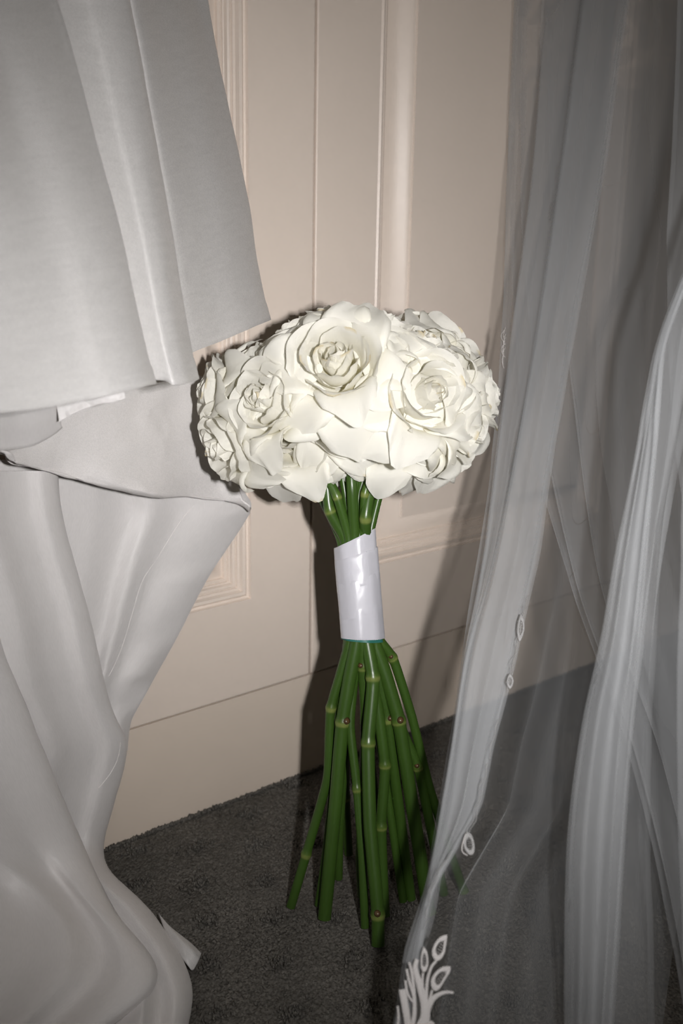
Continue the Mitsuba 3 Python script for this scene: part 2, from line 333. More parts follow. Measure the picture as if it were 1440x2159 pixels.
def rose_petals(seed, size=1.0, openness=1.0, n_in=7, n_mid=8, n_out=10):
    """(core meshes, separate petals) of one rose, axis +z, base at the origin, metres"""
    rng = np.random.default_rng(seed)
    core, pet = [], []
    GA = 2.39996
    ph = rng.random() * 6.28
    for k in range(n_in):                       # the tight heart
        u = k / (n_in - 1)
        L = (0.043 + 0.003 * rng.random() - 0.001 * u) * size
        core.append(petal(L, (0.026 + 0.012 * u) * size, [(0, 14 + 14 * u), (0.5, 4 + 8 * u), (0.8, -12 + 10 * u), (1, -24 + 26 * u + 8 * rng.normal())], (0.0055 + 0.006 * u, 0.0050 + 0.0085 * u), ph, 0.001 + 0.0018 * u, 0.002,
            roll=0.15 + 0.5 * u, rollr=0.006, tipdip=0.13, nu=13, nv=11, rng=rng, wob=0.0009, skew=rng.normal() * 0.10, point=0.03))
        ph += GA + rng.normal() * 0.25
    for k in range(n_mid):                      # the cup
        u = k / (n_mid - 1)
        L = (0.046 + 0.005 * u + 0.002 * rng.random()) * size
        o = openness
        pet.append(petal(L, (0.045 + 0.013 * u) * size, [(0, 50 + 26 * u), (0.32, 30 + 26 * u * o), (0.62, 4 + 16 * u * o), (0.84, 4 + 22 * u * o), (1, 18 + (26 + 40 * u) * o + 9 * rng.normal())],
            (0.014 + 0.012 * u, 0.019 + 0.018 * u), ph, 0.003 + 0.001 * u, 0.001, roll=0.55 + 0.4 * u, rollr=0.0065, tipdip=0.17, rng=rng, wob=0.0010, skew=rng.normal() * 0.08, point=0.02))
        ph += GA + rng.normal() * 0.18
    for k in range(n_out):                      # the outer petals, folded sharply back over the rim
        u = k / (n_out - 1)
        L = (0.060 + 0.012 * u + 0.004 * rng.random()) * size
        o = openness
        tf = 0.60 - 0.22 * u + 0.05 * rng.normal() * 0.6                  # where along its length it folds
        end = (118 + 44 * u) * (0.75 + 0.25 * o) + 9 * rng.normal()
        pet.append(petal(L, (0.049 + 0.013 * rng.random()) * size, [(0, 68 + 16 * u), (tf * 0.45, 40 + 18 * u), (tf * 0.85, 16 + 30 * u), (tf + 0.07, 0.60 * end), (tf + 0.19, 0.94 * end), (1, end + 8)],
            (0.020 + 0.016 * u, 0.060 + 0.05 * u), ph, 0.004, -0.001 - 0.003 * u, roll=0.75 + 0.55 * rng.random(), rollr=0.0050, tipdip=0.30, nu=19, nv=20, rng=rng, wob=0.0016, skew=rng.normal() * 0.09, point=0.10 + 0.12 * rng.random()))
        ph += GA + rng.normal() * 0.18
    return core, pet

HEAD = U(735, 868, 0.955)                        # the middle of the dome of roses
# (heart pixel x, y, how far the heart lies in front of HEAD in metres, facing (right, up, toward the camera), size, openness, seed, label)
ROSES = [
    (703, 742, 0.104, (-0.10, 0.30, 0.95), 1.16, 0.80, 21, 'large open rose at the front centre of the dome'),
    (535, 838, 0.080, (-0.62, 0.10, 0.78), 1.00, 0.85, 4, 'open rose left of the centre rose'),
    (922, 822, 0.082, (0.45, 0.16, 0.88), 1.12, 0.95, 33, 'wide rose right of the centre rose'),
    (424, 820, 0.014, (-0.97, 0.16, 0.22), 0.92, 0.90, 8, 'rose at the far left, turned to the dress'),
    (446, 948, 0.034, (-0.84, -0.38, 0.42), 0.94, 1.05, 15, 'low rose at the left, nodding downward'),
    (695, 652, 0.030, (-0.10, 0.96, 0.22), 0.98, 1.00, 52, 'rose on top of the dome, facing up'),
    (812, 668, 0.034, (0.24, 0.94, 0.22), 1.00, 1.00, 61, None),
    (908, 712, 0.044, (0.50, 0.80, 0.36), 1.00, 1.10, 72, 'upper right rose facing up'),
    (960, 700, -0.030, (0.62, 0.72, -0.1), 0.98, 1.00, 83, None),
    (1044, 830, 0.012, (0.96, 0.18, 0.18), 0.96, 1.00, 95, 'rose at the far right beside the veil'),
    (1008, 920, 0.040, (0.80, -0.36, 0.42), 0.92, 1.10, 101, None),
    (606, 690, 0.030, (-0.46, 0.86, 0.20), 0.94, 0.95, 113, None),
    (492, 765, 0.008, (-0.72, 0.66, 0.10), 0.92, 0.95, 127, None),
    (722, 868, 0.056, (0.02, 0.22, 0.95), 0.98, 1.05, 139, None),
    (598, 915, 0.040, (-0.34, 0.02, 0.9), 1.06, 1.05, 149, None),
    (850, 905, 0.046, (0.16, 0.10, 0.95), 0.98, 1.05, 151, None),
    (945, 930, 0.014, (0.5, -0.05, 0.8), 0.92, 1.05, 153, None),
    (590, 905, -0.040, (-0.62, -0.10, -0.5), 0.90, 1.00, 157, None),
    (860, 900, -0.040, (0.62, -0.10, -0.5), 0.90, 1.00, 163, None),
    (740, 745, -0.060, (0.05, 0.80, -0.55), 0.95, 1.00, 171, None),
]
ROSE_BASE = []
def cam_dir(v):
    return RIGHT * v[0] + UP * v[1] - FWD * v[2]
for (hx, hy, fw, dr_, sz, op, seed, lab) in ROSES:
    heart = U(hx, hy, depth(HEAD) - fw)
    d = cam_dir(dr_); d = d / np.linalg.norm(d)
    base = heart - d * 0.043 * sz
    M = frame_to(d, seed * 1.7)
    core, pet = rose_petals(seed, sz, op, *((5, 3, 10) if 130 < seed < 155 else (5, 3, 5) if seed > 155 else (9, 8, 11)))
    to = lambda V: V @ M.T + base
    def keep_front(V):                          # petals that press on the cabinet behind give way
        V = V.copy(); lim = YW - 0.004
        over = V[:, 1] > lim - 0.02
        V[over, 1] = lim - 0.02 + 0.018 * np.tanh((V[over, 1] - lim + 0.02) / 0.018)
        return V
    hip = trimesh.creation.icosphere(2, 1.0); hv = np.array(hip.vertices) * np.array([0.0085, 0.0085, 0.008]) * sz; hv[:, 2] -= 0.004
    cv, cf = join([(to(v), f) for v, f, c in core]); cc = np.vstack([c for v, f, c in core])
    rk = put('rose', (keep_front(cv), cf), 'mat_petal', True, color=cc, parent=BQ, label=lab)
    for v, f, c in pet:
        put('petal', (keep_front(to(v)), f), 'mat_petal', True, color=c, parent=rk)
    gc = np.tile([0.07, 0.14, 0.03], (len(hv), 1))
    put('hip', (to(hv), np.array(hip.faces)), 'mat_stem', True, color=gc, parent=rk, label='small green base of the flower')
    ROSE_BASE.append((base - d * 0.008 * sz, d))

# ---------------------------------------------------------------- the dress hanging at the left
DR = thing('wedding_dress', 'ivory satin wedding dress left of the roses, its white lining spilling on the carpet', 'dress')
def lerp_curve(pts, n=40):
    return curve(np.array(pts, float), n)
def col(pts, d, dx=0.0, hem=None, n=30):
    """a column of cloth: a curve of (px, py) from top to hem moved sideways by dx, at depth d (number or (top, hem))"""
    c = lerp_curve(pts, n).copy()
    if hem is not None:                          # stretch to another hem height
        c2 = c.copy(); y0, y1 = c[0, 1], c[-1, 1]
        c2[:, 1] = y0 + (c[:, 1] - y0) * (hem - y0) / (y1 - y0); c = c2
    c[:, 0] += dx
    d0, d1 = d if isinstance(d, tuple) else (d, d)
    return np.c_[c, np.linspace(d0, d1, n)]
def Dw(x, y, off=0.0): return depth(onwall(x, y)) - off
K1 = [(50, -200), (125, 0), (167, 143), (207, 300), (253, 467), (305, 700), (332, 806)]
K2 = [(240, -200), (275, 0), (303, 143), (336, 330), (358, 450), (395, 690), (419, 803)]
K3 = [(382, -200), (433, 0), (467, 150), (500, 300), (525, 420), (546, 560), (572, 674)]
L0 = [(-420, -200), (-390, 0), (-360, 300), (-340, 700), (-330, 885)]
def between(A, B, f, n=30):
    a, b = lerp_curve(A, n), lerp_curve(B, n); return a + (b - a) * f
# the skirt sweeps away from the viewer, from a near pleat at the left to the cabinet; (top, hem) depths
cols = [col(L0, (.50, .53), -330), col(L0, (.455, .480), -260), col(L0, (.47, .50), -110), col(L0, (.49, .525)), col(between(L0, K1, .34), (.548, .580), hem=878), col(between(L0, K1, .62), (.605, .628), hem=862), col(K1, (.645, .654), -150, 842), col(K1, (.676, .668), -90, 830), col(K1, (.702, .684), -48, 820),
        col(K1, (.724, .702), -18, 812), col(K1, (.730, .718), -4, 809), col(K1, (.738, .732), 0, 808), col(K1, (.746, .744), -10, 806), col(K1, (.750, .750), -30, 800), col(K1, (.750, .750), -16, 800), col(K1, (.748, .748), 12, 802),
        col(between(K1, K2, .34), (.745, .746), 0, 810), col(between(K1, K2, .56), (.749, .752), 0, 810), col(between(K1, K2, .77), (.757, .766), 0, 807), col(K2, (.766, .786), -9, 804), col(K2, (.772, .800), -1, 800), col(K2, (.776, .809), 0, 797),
        col(K2, (.781, .822), -14, 790), col(K2, (.783, .835), -34, 770), col(K2, (.782, .862), -24, 750), col(K2, (.780, .878), 6, 735), col(between(K2, K3, .30), (.818, .902), 0, 720), col(between(K2, K3, .62), (.866, .930), 0, 699),
        col(between(K2, K3, .86), (.908, .960), 0, 683), col(K3, (.922, .982), -4, 676), col(K3, (.930, .994), 0, 672), col(K3, (.934, 1.004), -10, 664), col(K3, (.936, 1.010), -34, 655)]
G = net(cols, 170, 90)
P = ripple(world(G), 0.003, 9.0, 3.0)
def hem_thick(nv, base, extra, k=4):
    t = np.full(nv, base); t[-k:] += extra; return t[None, :]
cloth('skirt', P, 'mat_satin', hem_thick(90, .0012, .0012), parent=DR)
# the folded under hem and the loose facing below the near pleats
cols = [col([(-180, 780), (-170, 880), (-165, 965)], (0.739, 0.796)), col([(-40, 790), (-35, 880), (-25, 955)], (0.738, 0.795)), col([(50, 790), (55, 880), (58, 946)], (0.739, 0.796)), col([(98, 790), (104, 870), (106, 925)], (0.745, 0.802)), col([(122, 790), (126, 860), (133, 905)], (0.749, 0.806)), col([(116, 800), (120, 850), (124, 890)], (0.758, 0.815))]
cloth('hem_turnup', ripple(world(net(cols, 50, 24)), .004, 20, 5), 'mat_lining', .0014, parent=DR, label='blurred turned up end of the hem')
cols = [col([(100, 800), (118, 850), (124, 888)], 0.776), col([(150, 800), (152, 846), (158, 868)], 0.778), col([(195, 800), (198, 835), (204, 851)], 0.779), col([(235, 795), (238, 828), (240, 846)], 0.780), col([(262, 790), (264, 825), (266, 838)], 0.782)]
cloth('frayed_facing', ripple(world(net(cols, 60, 20)), .010, 60, 7), 'mat_lining', .0008, parent=DR, label='crumpled edge of the facing')
# satin turned back in a broad triangle, its lower edge a soft roll
LOW = [(-60, 950), (14, 966), (33, 986), (90, 998), (150, 1013), (230, 1034), (300, 1051), (350, 1057), (405, 1056), (460, 1062), (500, 1068), (522, 1083)]
UPR = [(-60, 780), (10, 780), (40, 770), (95, 765), (150, 760), (215, 758), (280, 756), (325, 758), (372, 762), (410, 782), (440, 800), (462, 820)]
DL = [Dw(c_, e_, o_) for (c_, e_), o_ in zip(LOW, (.085, .082, .080, .078, .074, .068, .060, .054, .046, .040, .034, .030))]
SO = (.085, .082, .080, .078, .074, .068, .060, .054, .046, .040, .034, .030)
cols = []
for i, ((a, b), (c, e), d) in enumerate(zip(UPR, LOW, DL)):
    bulge = 0.010 + 0.010 * math.sin(i * 1.25)
    o_ = SO[i]
    cols.append(np.array([(x_, y_, Dw(x_, y_, o_ + q_)) for x_, y_, q_ in ((a, b, -.004), (a + (c - a) * .35, b + (e - b) * .35, 0), (a + (c - a) * .7, b + (e - b) * .7, bulge * .35), (a + (c - a) * .9, b + (e - b) * .91, bulge), (c, e - 5, bulge * .9), (c, e, bulge * .3), (c, e - 4, -.006), (c, e - 16, -.010))]))
P = ripple(world(net(cols, 130, 70)), .007, 22, 11)
cloth('turned_back_skirt', P, 'mat_satin_inside', .0012, parent=DR, label='sparkling satin side folded back to a point')
# the lining: three overlapping falls
E1 = [(530, 1052), (521, 1088), (512, 1104), (470, 1166), (438, 1215), (400, 1286), (368, 1350), (338, 1402), (303, 1466), (281, 1503), (272, 1530), (268, 1580)]
M1 = [(128, 1000), (142, 1100), (169, 1200), (196, 1290), (216, 1390), (232, 1462), (252, 1520), (274, 1560)]
def sheet_rows(rows, nu, nv, nz, seed, sm=0):
    """rows: lists of (px, py, d) from left to right, one row below the other"""
    n = 40
    R_ = np.array([curve(np.array(r, float), n) for r in rows])       # nrow, n, 3
    s = np.r_[0, np.cumsum(np.linalg.norm(np.diff(R_, axis=0), axis=2).mean(1))]
    G = Akima1DInterpolator(s / s[-1], R_)(np.linspace(0, 1, nv))         # nv, n, 3
    G = Akima1DInterpolator(np.linspace(0, 1, n), G, axis=1)(np.linspace(0, 1, nu))
    P = world(np.swapaxes(G, 0, 1))
    if sm:
        from scipy.ndimage import gaussian_filter1d
        P = gaussian_filter1d(gaussian_filter1d(P, sm, axis=1, mode='nearest'), sm * .4, axis=0, mode='nearest')
    return ripple(P, nz, 14, seed)
def e_at(C, y):
    C = np.array(C, float); return float(np.interp(y, C[:, 1], C[:, 0]))
rows = []
for y in (960, 1030, 1062, 1090, 1130, 1180, 1230, 1280, 1330, 1380, 1420, 1450, 1480, 1510, 1540, 1580):
    xr = e_at(E1, y) if y > 1052 else 512
    f = (y - 1000) / 580; w = max(xr - 110, 40)
    k = 0.005 * math.sin(y / 24.0) * (1 if y > 1390 else .45)
    rows.append([(x_, y_, Dw(x_, y_, o_)) for x_, y_, o_ in ((-220, y + 14, .022), (-40, y + 10, .024), (xr - w, y + 8, .022), (xr - w * .80, y + 7, .024), (xr - w * .64, y + 6, .016), (xr - w * .50, y + 5, .030), (xr - w * .36, y + 4, .022), (xr - w * .2, y + 2, .026 + k), (xr - w * .07 - 4, y, .024 + k * 1.3), (xr, y, .014))])
P = sheet_rows(rows, 90, 130, .002, 21)
P_A = P
cloth('lining', P, 'mat_lining', .0009, parent=DR, label='smooth white lining with a wide hem band')
# middle fall, ending in the pool on the carpet
E2 = [(128, 985), (142, 1100), (169, 1200), (196, 1290), (216, 1390), (232, 1462), (255, 1522), (276, 1562), (271, 1606), (261, 1645), (245, 1700), (232, 1745), (224, 1785), (226, 1812), (241, 1838), (272, 1865), (311, 1900), (347, 1946), (377, 1988), (402, 2042), (414, 2090), (410, 2130), (398, 2185)]
def d_floor(x, y, z): return depth(onfloor(x, y, z))
def softmin(a, b, k=.012):
    h = max(k - abs(a - b), 0) / k; return min(a, b) - h * h * k / 4
def lay(x, y, off, z): return softmin(Dw(x, y, off), d_floor(x, y, z))
rows = []
for (x, y) in E2:
    s = min(max((y - 1500) / 500, 0), 1)
    o0 = .050 - .02 * min(max((y - 1400) / 250, 0), 1)
    rows.append([(a_, b_, lay(a_, b_, o0 + q_, z_)) for a_, b_, q_, z_ in ((x - 420, y + 44 * s, .040, .020), (x - 330, y + 40 * s, .042, .026), (x - 230, y + 36 * s, .036, .034), (x - 165, y + 30 * s, .034, .044), (x - 115, y + 24 * s, .020, .052), (x - 75, y + 16 * s, .014, .036), (x - 42, y + 8 * s, .018, .040), (x - 16, y + 3 * s, .012, .030), (x - 4, y, .005, .018), (x, y, -.002, .010), (x - 6, y + 2, -.008, .004))])
P = sheet_rows(rows, 110, 190, .003, 31, 3.0)
P_B = P
cloth('lining', P, 'mat_lining', .0009, parent=DR, label='long soft fall of white lining pooling on the carpet')
# front fall: the long diagonal fold and the loop it ends in
M2 = [(-75, 960), (-40, 1160), (0, 1290), (22, 1392), (49, 1443), (72, 1505), (98, 1566), (147, 1698), (196, 1806), (218, 1858), (246, 1912), (286, 1962), (330, 2012), (346, 2052), (334, 2092), (296, 2126), (240, 2168), (200, 2200)]
rows = []
for (x, y) in M2:
    s = min(max((y - 1560) / 400, 0), 1); g = 1 - min(max((y - 1940) / 250, 0), 1)
    rows.append([(a_, b_, lay(a_, b_, .085 + q_, z_)) for a_, b_, q_, z_ in ((x - 640, y - 240 * s * g, .050, .085), (x - 420, y - 190 * s * g, .050, .085), (x - 300, y - 150 * s * g, .045, .072), (x - 200, y - 105 * s * g, .036, .074), (x - 130, y - 68 * s * g, .026, .056), (x - 80, y - 40 * s * g, .022, .066), (x - 40, y - 18 * s * g, .018, .064), (x - 14, y - 5 * s * g, .010, .058), (x - 3, y, .004, .052), (x, y, -.002, .046), (x - 8, y, -.010, .038))])
P = sheet_rows(rows, 110, 170, .003, 41, 4.0)
cloth('lining', P, 'mat_lining', .0009, parent=DR, label='front fall of white lining with a long diagonal fold')
# the corner of a hem that pokes out of the pool
cols = [np.array([(335, 1925, d_floor(335, 1925, .012)), (348, 1962, d_floor(348, 1962, .014)), (372, 2010, d_floor(372, 2010, .012))]), np.array([(362, 1957, d_floor(362, 1957, .016)), (380, 1985, d_floor(380, 1985, .020)), (392, 2030, d_floor(392, 2030, .012))]),
        np.array([(398, 1985, d_floor(398, 1985, .015)), (402, 2005, d_floor(402, 2005, .018)), (402, 2046, d_floor(402, 2046, .006))]), np.array([(424, 2010, d_floor(424, 2010, .010)), (418, 2025, d_floor(418, 2025, .010)), (408, 2046, d_floor(408, 2046, .004))])]
cloth('hem_corner', world(net(cols, 24, 16)), 'mat_satin', .0012, parent=DR)
# stitched seams on the lining
def seam(pts, S):
    """a stitched line lying on the cloth S along picture points"""
    rel = S.reshape(-1, 3) - CAM; z = rel @ FWD; px = W / 2 + F * (rel @ RIGHT) / z; py = H / 2 - F * (rel @ UP) / z
    Q = []
    for x, y in curve(np.array(pts, float), 50):
        d2 = (px - x) ** 2 + (py - y) ** 2 + 4; k = np.argsort(d2)[:6]; w = 1 / d2[k]
        Q.append(U(x, y, (z[k] * w).sum() / w.sum() - .0010))
    put('hem_stitching', tube(np.array(Q), .00045, 6), 'mat_thread', True, parent=DR)
seam([(408, 1066), (372, 1112), (336, 1170), (300, 1226), (280, 1290), (262, 1350), (240, 1405), (229, 1426)], P_A)
seam([(254, 1566), (244, 1610), (226, 1640), (207, 1662)], P_B)

# ---------------------------------------------------------------- stems and ribbon
# the ribbon's axis: from the lower to the upper edge of the wrap
RB_B, RB_T = U(764, 1340, 0.962), U(748, 1130, 0.962)
AX = (RB_T - RB_B) / np.linalg.norm(RB_T - RB_B)
RAD_B, RAD_T = 0.0198, 0.0192
AXR = np.cross(AX, -FWD); AXR /= np.linalg.norm(AXR)          # to the right in the picture
AXF = np.cross(AXR, AX)                                       # toward the viewer
if np.dot(AXR, RIGHT) < 0: AXR = -AXR
if np.dot(AXF, FWD) > 0: AXF = -AXF
def on_axis(t, a=0.0, r=0.0):
    """a point at fraction t of the ribbon's length, at angle a (0 = toward the viewer, positive to the right) and radius r"""
    return RB_B + (RB_T - RB_B) * t + r * (math.sin(a) * AXR + math.cos(a) * AXF)
# (angle and radius inside the ribbon's lower end, waypoints (px, py) down to the end on the carpet, thickness in mm, node indices with a cut side shoot, rose index)
STEMS = [
    ((-0.95, 0.0150), [(718, 1420), (697, 1492), (691, 1640), (646, 1800), (613, 1912)], 9.0, {2: 0, 4: 0}, 3),
    ((-0.42, 0.0150), [(737, 1430), (722, 1522), (708, 1690), (684, 1936)], 13.0, {2: 1}, 1),
    ((-1.30, 0.0140), [(721, 1470), (708, 1620), (690, 1800), (674, 1908)], 10.5, {2: 0}, 4),
    ((-0.75, 0.0060), [(738, 1530), (753, 1662), (763, 1790), (770, 1955)], 8.5, {2: 0}, 11),
    ((0.28, 0.0150), [(787, 1428), (776, 1566), (780, 1740), (797, 1928), (797, 1993)], 12.5, {1: 0, 2: 0, 4: 1}, 0),
    ((-0.06, 0.0150), [(765, 1405), (770, 1500), (768, 1650), (760, 1800), (764, 1890)], 10.0, {1: 1}, 5),
    ((0.10, 0.0070), [(798, 1500), (812, 1612), (803, 1742), (811, 1930)], 10.5, {2: 0, 3: 0}, 6),
    ((0.62, 0.0140), [(800, 1440), (818, 1516), (838, 1680), (866, 1895)], 10.5, {2: 1}, 7),
    ((0.85, 0.0150), [(812, 1420), (841, 1520), (868, 1690), (905, 1925)], 13.0, {2: 1, 4: 0}, 2),
    ((1.20, 0.0155), [(828, 1386), (868, 1510), (905, 1660), (978, 1880)], 9.0, {1: 1, 4: 0}, 9),
    ((1.05, 0.0080), [(850, 1545), (881, 1616), (903, 1720), (936, 1885)], 9.5, {2: 1}, 10),
    ((0.35, 0.0020), [(812, 1640), (838, 1820), (850, 1900)], 8.0, {}, 8),
    ((-1.00, 0.0040), [(726, 1600), (716, 1750), (714, 1852)], 8.5, {}, 12),
    ((2.4, 0.0120), [(800, 1560), (830, 1700), (858, 1840)], 9.5, {2: 0}, 13),
    ((-2.4, 0.0120), [(728, 1540), (728, 1680), (735, 1800)], 9.5, {2: 0}, 14),
    ((3.1, 0.0130), [(775, 1540), (790, 1690), (790, 1830)], 9.5, {}, 15),
]
# where a stem leaves the wrap at the top: (angle, radius) and a waypoint (px, py, depth) below its rose
TOPS = {0: ((-0.05, .0135), (742, 1030, .935)), 1: ((-0.85, .0150), (694, 1076, .945)), 2: ((0.95, .0150), (770, 1092, .940)), 3: ((-1.3, .0145), (668, 1030, .965)),
        4: ((-0.45, .0140), (711, 1046, .938)), 9: ((1.35, .0150), (803, 1030, .962)), 10: ((0.55, .0140), (768, 1040, .938)), 7: ((0.3, .012), (752, 1060, .95))}
TOP_NODES = (1, 2, 4, 10)
rng_s = np.random.default_rng(77)
def stem_mesh(path, mm, nodes, seed):
    rng = np.random.default_rng(seed)
    P = np.asarray(path, float)
    s = np.r_[0, np.cumsum(np.linalg.norm(np.diff(P, axis=0), axis=1))]
    n = 260; q = np.linspace(0, 1, n)
    from scipy.ndimage import gaussian_filter1d
    C = np.array([np.interp(q, s / s[-1], P[:, k]) for k in range(3)]).T          # straight runs, kinked at the nodes
    C = 0.75 * gaussian_filter1d(C, 2.6, axis=0, mode='nearest') + 0.25 * PchipInterpolator(s / s[-1], P)(q)
    C[0] = P[0]
    r = np.full(n, mm / 2000.0) * np.interp(q, [0, .5, .8, 1], [.97, 1.0, .80, .72])
    node_q = [s[i] / s[-1] for i in nodes]
    col = np.tile([0.032, 0.070, 0.010], (n, 1)) * (0.85 + 0.3 * meshkit.fbm(np.c_[q * 9, q * 0 + seed, q * 0])[:, None])
    for nq in node_q:
        w = np.exp(-((q - nq) / 0.0055) ** 2); r += w * 0.0009 * (1 if nq < 0.52 else .45)
        w2 = np.exp(-((q - nq) / 0.006) ** 2)[:, None]; col = col * (1 - 0.6 * w2) + 0.6 * w2 * np.array([0.085, 0.13, 0.022])
        band = (np.abs(q - nq + 0.003) < 0.0026)[:, None]; col = np.where(band, np.array([0.13, 0.16, 0.04]), col)
    V, Fc = tube(C, r, 12, False)
    C2 = np.repeat(col, 12, 0)
    cut = V[:12].copy()                                          # the cut end, a little slanted
    V = np.vstack([V, cut, cut.mean(0)[None]]); i = np.arange(12); o = len(V) - 13
    Fc = np.vstack([Fc, np.c_[np.full(12, o + 12), o + (i + 1) % 12, o + i]])
    C2 = np.vstack([C2, np.tile([0.17, 0.17, 0.07], (13, 1))])
    return V, Fc, C2, C
for k, ((a, r0), way, mm, nodes, ri) in enumerate(STEMS):
    lim = 0.0180 - mm / 2000.0
    r0 = min(r0, lim)
    start = on_axis(0.0, a, r0)
    end = onfloor(*way[-1], 0.003)
    d0, d1 = depth(start), depth(end)
    lens = np.r_[0, np.cumsum([math.dist(p, q) for p, q in zip([(764, 1345)] + way[:-1], way)])]; fr = lens / lens[-1]
    low = [U(x, y, d0 + (d1 - d0) * f) for (x, y), f in zip(way, fr[1:])]; low[-1] = end
    base, dirv = ROSE_BASE[ri]
    ta, wp = TOPS.get(ri, ((a * 0.6 + rng_s.normal() * 0.3, 0.011), None))
    up = [on_axis(0.5, a * 0.6 + ta[0] * 0.4, min(r0, lim)), on_axis(0.97, ta[0], min(ta[1], lim))]
    if wp: up.append(U(*wp))
    up += [base - dirv * 0.03 + (RB_T - base) * 0.12, base]
    path = list(reversed(low)) + [start] + up
    nl = len(low)
    idx = {nl - i: v for i, v in nodes.items()}                  # index counted up from the floor end
    if wp and ri in TOP_NODES: idx[nl + 3] = 0
    V, Fc, C, cl = stem_mesh(path, mm, sorted(idx), 300 + k)
    sk = put('stem', (V, Fc), 'mat_stem', True, color=C, parent=BQ)
    for i, cut in idx.items():
        if not cut: continue
        p = np.asarray(path[i]); tow = (CAM - p) / np.linalg.norm(CAM - p)
        rr = mm / 2000.0
        side = tow + 0.25 * RIGHT * rng_s.normal(); side /= np.linalg.norm(side)
        dn = path[i - 1] - p; dn = dn / np.linalg.norm(dn)
        b0 = p + side * rr * 0.5; b1 = p + side * rr * 1.28 - dn * 0.0012
        V2, F2 = tube(np.array([b0, (b0 + b1) / 2, b1]), [rr * 0.62, rr * 0.50, rr * 0.46], 10)
        c2 = np.tile([0.045, 0.028, 0.012], (len(V2), 1)); c2[:10] = [0.16, 0.17, 0.04]; c2[-1] = [0.10, 0.055, 0.02]
        put('cut_node', (V2, F2), 'mat_stem', True, color=c2, parent=sk, label='brown scar of a cut side shoot')
# the wrap: overlapping turns of satin
def wrap_band(t0, t1, r_add, tilt0, tilt1, seed, ph0=0.0):
    n, m = 72, 12; rng = np.random.default_rng(seed)
    ph = np.pi + np.linspace(0, 2 * np.pi, n); P = np.zeros((n, m, 3)); 
    for i, p in enumerate(ph):
        for j in range(m):
            f = j / (m - 1)
            t = t0 + tilt0 * math.sin(p) * (1 - f) + (t1 - t0 + tilt1 * math.sin(p)) * f
            q = np.array([[math.cos(p) * 1.3 + seed, math.sin(p) * 1.3, t * 4.0]])
            r = RAD_B + (RAD_T - RAD_B) * t + r_add * (0.35 + 0.65 * f) + 0.0013 * (meshkit.fbm(q)[0] - 0.5) + 0.0004 * math.sin(7 * p + seed)
            if f > 0.93: r -= 0.0003
            P[i, j] = on_axis(0, p, r) + (RB_T - RB_B) * t
    P[-1] = P[0]
    return P
for i, (t0, t1, ra, a0, a1) in enumerate([(-0.02, 0.30, 0.0002, -0.02, 0.035), (0.21, 0.58, 0.0006, 0.035, 0.05), (0.50, 0.82, 0.0009, 0.055, 0.055), (0.74, 0.98, 0.0004, 0.05, 0.085)]):
    cloth('ribbon_wrap', wrap_band(t0, t1, ra, a0, a1, 3 + i), 'mat_ribbon', 0.0004, parent=BQ, label='glossy white satin ribbon wound round the stems')
cloth('floral_tape', wrap_band(-0.045, -0.002, -0.0016, -0.030, 0.0, 19), 'mat_tape', 0.0003, parent=BQ, label='green tape showing under the ribbon')

# ---------------------------------------------------------------- the veil hanging at the right
VL = thing('veil', 'sheer white tulle veil with a leaf embroidered edge hanging right of the bouquet', 'veil')
YS = [-220, 0, 150, 325, 500, 690, 830, 950, 1150, 1320, 1530, 1700, 1820, 1920, 2080, 2180, 2330]
A_D = [1.27, 1.235, 1.215, 1.19, 1.15, 1.10, 1.05, 1.01, .930, .865, .820, .795, .782, .772, .755, .745, .735]
def line(pts):
    p = np.array(pts, float); return PchipInterpolator(p[:, 1], p[:, 0], extrapolate=True)
LA = line([(1110, -220), (1090, 0), (1075, 300), (1064, 640), (1057, 760), (1035, 1000), (1012, 1150), (985, 1320), (958, 1530), (930, 1700), (893, 1920), (850, 2080), (830, 2180), (800, 2330)])
L1 = line([(1165, -220), (1144, 0), (1121, 325), (1075, 690), (1062, 800), (1046, 920), (1020, 1150), (992, 1320), (962, 1530), (934, 1700), (896, 1920), (852, 2080), (832, 2180), (802, 2330)])
L3 = line([(1250, -220), (1221, 0), (1180, 325), (1127, 690), (1080, 970), (1035, 1200), (985, 1400), (946, 1660), (905, 1870), (860, 2020), (836, 2180), (806, 2330)])
L4 = line([(1365, -220), (1327, 0), (1270, 400), (1215, 690), (1170, 950), (1130, 1200), (1110, 1280), (1076, 1440), (1050, 1530), (1010, 1700), (986, 1765), (956, 1796), (912, 1880), (900, 1930), (880, 2050), (862, 2180), (835, 2330)])
AD = PchipInterpolator(YS, A_D)
def vcol(L, dd, dx=0.0, ys=None, n=34):
    y = np.linspace(-220, 2330, n) if ys is None else np.linspace(ys[0], ys[1], n)
    x = L(y) if callable(L) else np.full(n, float(L))
    xx = x + (dx(y) if callable(dx) else dx)
    r = FWD[None] + RIGHT[None] * ((xx - W / 2) / F)[:, None] - UP[None] * ((y - H / 2) / F)[:, None]
    return np.c_[xx, y, np.minimum(AD(y) + (dd(y) if callable(dd) else dd), YW / r[:, 1] - .028)]      # never into the cabinet
def mixl(P, Q, f): return lambda y: P(y) * (1 - f) + Q(y) * f
def right_d(k): return lambda y: k * np.interp(y, [-220, 900, 1900, 2330], [.16, .10, .035, .03])
def veil_sheet(cols, nu, nv, amp=.003, freq=7, seed=0, **kw):
    return ripple(world(net(cols, nu, nv)), amp, freq, seed)
